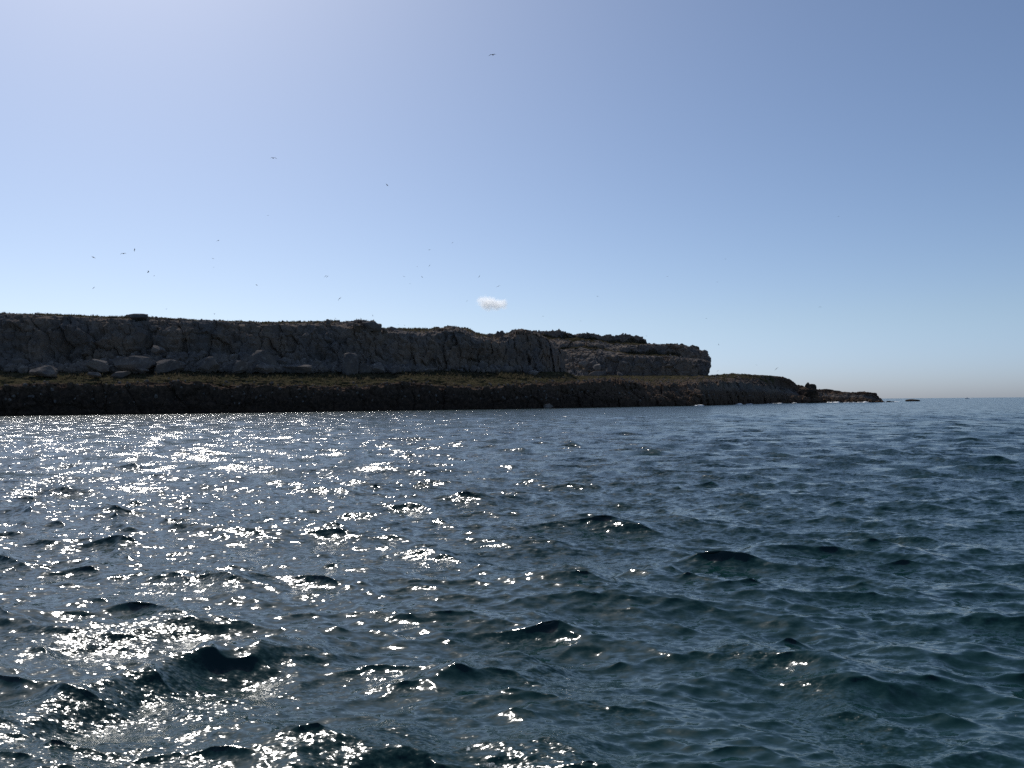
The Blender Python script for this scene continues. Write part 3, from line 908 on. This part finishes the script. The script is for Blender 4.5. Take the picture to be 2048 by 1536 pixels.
def motor_boat():
    p = on_sea(1933.5, 796.9)
    k = 1900.0 / p[1]
    root = link("motor_boat", None)
    root.location = (p[0] * k, 1900.0, 0.0)
    root.rotation_euler = (0, 0, math.radians(178))
    tag(root, "tiny white motor boat under way on the far right horizon", "boat")
    st = np.linspace(-4.6, 4.6, 15)                            # hull: stern to bow
    rings = []
    for x in st:
        t = (x + 4.6) / 9.2
        bw = 1.55 * (1 - max(0, t - 0.45) ** 2 * 3.2) + 0.02
        sheer = 1.15 + 0.75 * t ** 2
        keel = -0.45 + 1.15 * max(0, t - 0.7) ** 1.5 * 3
        rings.append([(x, -bw, sheer), (x, -bw * 0.94, 0.45), (x, -bw * 0.7, 0.0), (x, 0, keel), (x, bw * 0.7, 0.0), (x, bw * 0.94, 0.45), (x, bw, sheer), (x, 0, sheer - 0.05)])
    R = np.array(rings)
    R = np.concatenate([R, R[:, :1]], 1)
    me = grid_mesh("hull", R, M_hull)
    bm = bmesh.new(); bm.from_mesh(me); bmesh.ops.remove_doubles(bm, verts=bm.verts, dist=0.001); bmesh.ops.holes_fill(bm, edges=bm.edges); bmesh.ops.recalc_face_normals(bm, faces=bm.faces); bm.to_mesh(me); bm.free()
    link("hull", me, root)
    cabin = box("cabin", (0.3, 0, 1.85), (4.2, 2.3, 1.3), M_hull, root, 0.86)
    for s in (-1, 1):
        box("window", (0.3, s * 1.10, 2.0), (3.0, 0.12, 0.5), M_glass, root)
    box("windscreen", (2.2, 0, 2.02), (0.3, 1.9, 0.55), M_glass, root, 0.9)
    fb = box("flybridge", (-0.3, 0, 2.75), (2.4, 1.9, 0.5), M_hull, root, 0.9)
    box("canopy", (-0.5, 0, 3.9), (2.2, 1.9, 0.12), M_trim, root)
    for sx in (-1.4, 0.4):
        for sy in (-0.85, 0.85):
            box("post", (sx, sy, 3.4), (0.07, 0.07, 1.0), M_metal, root, bev=0.01)
    box("mast", (-0.8, 0, 4.6), (0.09, 0.09, 1.3), M_metal, root, bev=0.01)
    box("swim_platform", (-4.9, 0, 0.5), (0.9, 2.4, 0.15), M_hull, root)
    for s in (-1, 1):
        box("rail", (3.0, s * 0.75, 2.2), (2.6, 0.05, 0.05), M_metal, root, bev=0.01)
    return root
boat = motor_boat()
bx, bd_ = boat.location.x, boat.location.y
r = np.random.default_rng(41)
V0, F0 = ICO[2]; Vs, Fs, k = [], [], 0
for _ in range(46):
    t = r.random()
    s = np.array([r.uniform(0.4, 1.1), r.uniform(0.5, 1.2), r.uniform(0.15, 0.6) * (1.2 - t)])
    V = V0 * (1 + 0.4 * fbm(V0 * 2 + r.uniform(0, 50), 2))[:, None] * s + np.array([bx + 4.5 + 9 * t, bd_ + r.uniform(-1.5, 1.5), 0.1])
    Vs.append(V); Fs.append(F0 + k); k += len(V)
wk = link("boat_wake", raw_mesh("boat_wake", np.concatenate(Vs), np.concatenate(Fs), M_foam))
tag(wk, "white foam trailing behind the tiny motor boat", kind="stuff")

# ------------------------------------------------------------------ birds
def bird_mesh(name, lift, droop, mat, span=2.0):
    """One lofted skin: body in the middle, wings to both sides. Flies towards +Y."""
    st = [0.0, 0.03, 0.06, 0.10, 0.16, 0.26, 0.38, 0.50, 0.62, 0.76, 0.90, 1.0]
    lead = [0.46, 0.40, 0.26, 0.21, 0.21, 0.23, 0.25, 0.23, 0.16, 0.05, -0.08, -0.20]
    trail = [-0.48, -0.44, -0.24, -0.16, -0.12, -0.10, -0.09, -0.10, -0.13, -0.17, -0.21, -0.23]
    thick = [0.13, 0.12, 0.09, 0.06, 0.045, 0.038, 0.033, 0.030, 0.025, 0.020, 0.014, 0.006]
    def z(s): return lift * min(s, 0.45) - droop * max(0, s - 0.42) ** 1.5
    secs = []
    for i in list(range(11, 0, -1)) + list(range(12)):
        side = -1 if len(secs) < 11 else 1
        s, a, b, t = st[i], lead[i], trail[i], thick[i]
        ring = []
        for q in range(12):
            an = 2 * math.pi * q / 12
            cx = (a + b) / 2 + (a - b) / 2 * math.cos(an)
            taper = 0.45 if (i < 3 and math.cos(an) > 0.75) else 1.0
            if i == 0 and math.cos(an) < -0.9: cx += 0.10            # notch of the forked tail
            ring.append((side * s * span / 2, cx, z(s) * span / 2 + t * taper * math.sin(an) - (0.03 if i < 2 else 0)))
        secs.append(ring)
    R = np.array(secs)
    R = np.concatenate([R, R[:, :1]], 1)
    me = grid_mesh(name, R, mat)
    bm = bmesh.new(); bm.from_mesh(me)
    bmesh.ops.remove_doubles(bm, verts=bm.verts, dist=0.0005); bmesh.ops.holes_fill(bm, edges=bm.edges); bmesh.ops.recalc_face_normals(bm, faces=bm.faces)
    bm.to_mesh(me); bm.free()
    return me
BM = {"arch": bird_mesh("bird", 0.30, 0.85, M_bird), "flat": bird_mesh("bird", 0.10, 0.25, M_bird), "vee": bird_mesh("bird", 0.45, 0.15, M_bird),
      "grey": bird_mesh("bird", 0.22, 0.50, M_bird_grey)}
# x, y, span in px, roll deg (tilt in the picture, + = right wing down), heading deg (0 = flying away), kind, label
BIRDS = [
    (985.5, 109.5, 12.5, 2, 20, "arch", "highest bird of all, wings arched like a gull near the top of the sky"),
    (546.5, 316, 10, -6, -35, "arch", "dark bird gliding level high on the left, second highest of the flock"),
    (774.5, 370, 8, 52, 40, "flat", "dark bird banking steeply, alone high above the middle of the plateau"),
    (187, 514.5, 9.5, 30, 15, "flat", "slim bird tilted with its right wing low at the far left"),
    (247, 507, 10, -2, 10, "arch", "bird with level drooping wings, left of the compact dark bird"),
    (269, 499.5, 6, -58, 50, "flat", "compact dark bird banked steeply, top of the left cluster"),
    (296.5, 544, 6, -32, 55, "vee", "compact black bird in the lower part of the left cluster"),
    (308.5, 551.5, 4, -12, 30, "flat", "small bird just below and right of the compact black bird"),
    (187.5, 575.5, 6.5, -38, 15, "grey", "faint slim bird with its left wing low, below the far left glider"),
    (436.6, 481, 6, -14, 25, "grey", "small bird alone left of centre, upper one over a faint pair"),
    (426, 517, 5, 24, 15, "grey", "faint bird tilted right wing down, upper of a faint pair"),
    (427, 534.5, 3, 0, 10, "grey", "very faint speck of a bird, lower of a faint pair"),
    (513.5, 570, 5.5, 35, 45, "flat", "small dark bird by itself over the middle left plateau"),
    (536, 431, 4, 4, 10, "grey", "faint lone bird between the two high dark gliders"),
    (333, 618, 4, -15, 15, "grey", "faint low bird skimming the skyline right of the rock knob"),
    (429, 628, 4, 10, 40, "vee", "small dark bird skimming low over the left skyline"),
    (651.4, 552, 6.5, -30, 20, "flat", "left and darker bird of the close flying pair"),
    (654.9, 553, 6, -36, 20, "grey", "right and paler bird of the close flying pair"),
    (679.5, 597, 8.5, -40, 20, "arch", "dark bird with its right wing raised, below the close flying pair"),
    (905, 485.4, 4.5, -12, 30, "flat", "small bird uppermost of the flock over the middle, right of the level glider"),
    (858.7, 499.6, 5.5, -8, 15, "grey", "grey bird gliding level above the dark tilted bird"),
    (859, 531, 5, -50, 40, "flat", "dark tilted bird straight below the level grey glider"),
    (834.5, 533, 3.5, -10, 15, "grey", "faint bird to the left of the dark tilted bird"),
    (844.3, 554, 5, 42, 45, "flat", "dark bird with its right wing low, lowest dark one over the middle"),
    (808, 553, 5, 22, 15, "grey", "pale bird with right wing low at the left edge of the middle flock"),
    (820, 567.5, 3.5, 0, 15, "grey", "faint flat speck of a bird at the bottom of the middle flock"),
    (958.5, 552.8, 6, -52, 35, "flat", "black bird banked steeply above the small white cloud"),
    (996.5, 572.5, 7.5, -24, 10, "grey", "thin pale bird with long wings just over the right side of the cloud"),
    (934, 602, 4.5, -35, 15, "grey", "faint bird beside the left edge of the small cloud"),
    (809, 650.5, 3.5, 20, 40, "flat", "tiny dark bird just above the grassy dip right of the notch"),
    (796.5, 649, 3, 0, 10, "grey", "faint tiny bird above the flat topped skyline rock"),
    (745.5, 631, 4, 75, 40, "flat", "tiny dark bird on edge directly above the jutting block"),
    (671, 636.5, 4.5, 38, 15, "grey", "faint bird just over the skyline left of the jutting block"),
    (722, 637.5, 5, 55, 35, "vee", "bird rising off the top of the jutting block with raised wings"),
    (1086, 632.5, 4, 5, 25, "flat", "small dark bird right of the cloud above the right bluff"),
    (1161, 642, 4, 4, 10, "grey", "faint bird above the middle of the farther headland"),
    (1195, 592.5, 5, 3, 25, "flat", "dark bird alone in the open sky right of the cloud"),
    (1335, 553, 4, -4, 15, "grey", "faint bird alone high over the farther headland"),
    (1412.5, 637, 3.5, 10, 30, "grey", "faint bird over the right end of the farther headland"),
    (1293, 672, 3.5, 20, 30, "grey", "faint bird skimming the dip in the headland skyline"),
    (1437.5, 689, 4.5, 72, 40, "flat", "dark bird on edge right of the headland's blunt end"),
    (1435.5, 742, 4.5, -38, 30, "grey", "low bird over the grass just right of the headland foot"),
    (1553, 737.5, 7, -42, 20, "grey", "pale low bird over the spit, left of the rock pinnacle"),
    (1513, 730, 3.5, 10, 15, "grey", "faint low bird above the hump of the spit"),
    (1640, 614, 5, 4, 25, "flat", "dark bird alone in the empty sky on the right"),
    (1677, 433, 4, -12, 30, "flat", "highest bird on the right side, a lone small speck"),
    (1451, 518, 4, -5, 15, "grey", "faint bird high to the right of the headland, upper of two specks"),
    (1435, 564, 4, 0, 15, "grey", "faint bird high to the right of the headland, lower of two specks"),
]
for i, (x, y, spx, roll, head, kind, lab) in enumerate(BIRDS):
    eff = 2.0 * (0.35 + 0.65 * abs(math.cos(math.radians(head))))
    dep = float(np.clip(F * eff / spx, 150, 480))
    size = 1.3 * spx * dep / (F * eff)                              # the faintest ones are small terns
    p = at(x, y, dep)
    b = link("bird", BM[kind])
    b.location = p
    b.scale = (size,) * 3
    b.rotation_mode = 'QUATERNION'
    b.rotation_quaternion = (Matrix.Rotation(math.radians(roll), 4, 'Y') @ Matrix.Rotation(math.radians(-head), 4, 'Z') @ Matrix.Rotation(math.radians(8), 4, 'X')).to_quaternion()
    tag(b, lab, "bird", "seabirds wheeling over the island")

# ------------------------------------------------------------------ the small cloud
def cloud():
    c = at(984, 607, 5200.0)
    k = 5200.0 / F
    w = NT("cloud_vapour")
    tc = w.n("TexCoord").outputs["Object"]
    vol = w.n("VolumePrincipled")
    vol.inputs["Color"].default_value = (1, 1, 1, 1)
    vol.inputs["Anisotropy"].default_value = 0.35
    n1 = w.noise(tc, 0.022, 5.0, 0.62)
    def puff(cx, cz, rx, rz):
        v = w.vmath('MULTIPLY', w.vmath('SUBTRACT', tc, (cx * k, 0, cz * k)), (1 / (rx * k), 1 / (rx * k), 1 / (rz * k)))
        ln = w.n("VectorMath", operation='LENGTH'); w.l(v, ln.inputs[0])
        return w.math('SUBTRACT', 1.0, ln.outputs["Value"])
    fall = w.math('MAXIMUM', w.math('MAXIMUM', puff(-9, 1, 25, 18), puff(8, -3, 22, 14)), w.math('MAXIMUM', puff(23, -2, 13, 12), puff(-18, 7, 16, 10)))
    den = w.math('MULTIPLY', w.ramp(w.math('ADD', fall, w.math('MULTIPLY', w.math('SUBTRACT', n1, 0.5), 1.5)), 0.08, 0.80), 0.030)
    w.l(den, vol.inputs["Density"])
    w.l(vol.outputs[0], w.out.inputs["Volume"])
    V, Fc = ICO[3]
    me = raw_mesh("cloud", V * np.array([40 * k, 32 * k, 22 * k]), Fc, w.m)
    o = link("cloud", me)
    o.location = c
    tag(o, "single small white puff of cloud low in the hazy sky", "cloud")
cloud()

print("done", time.time() - T0)
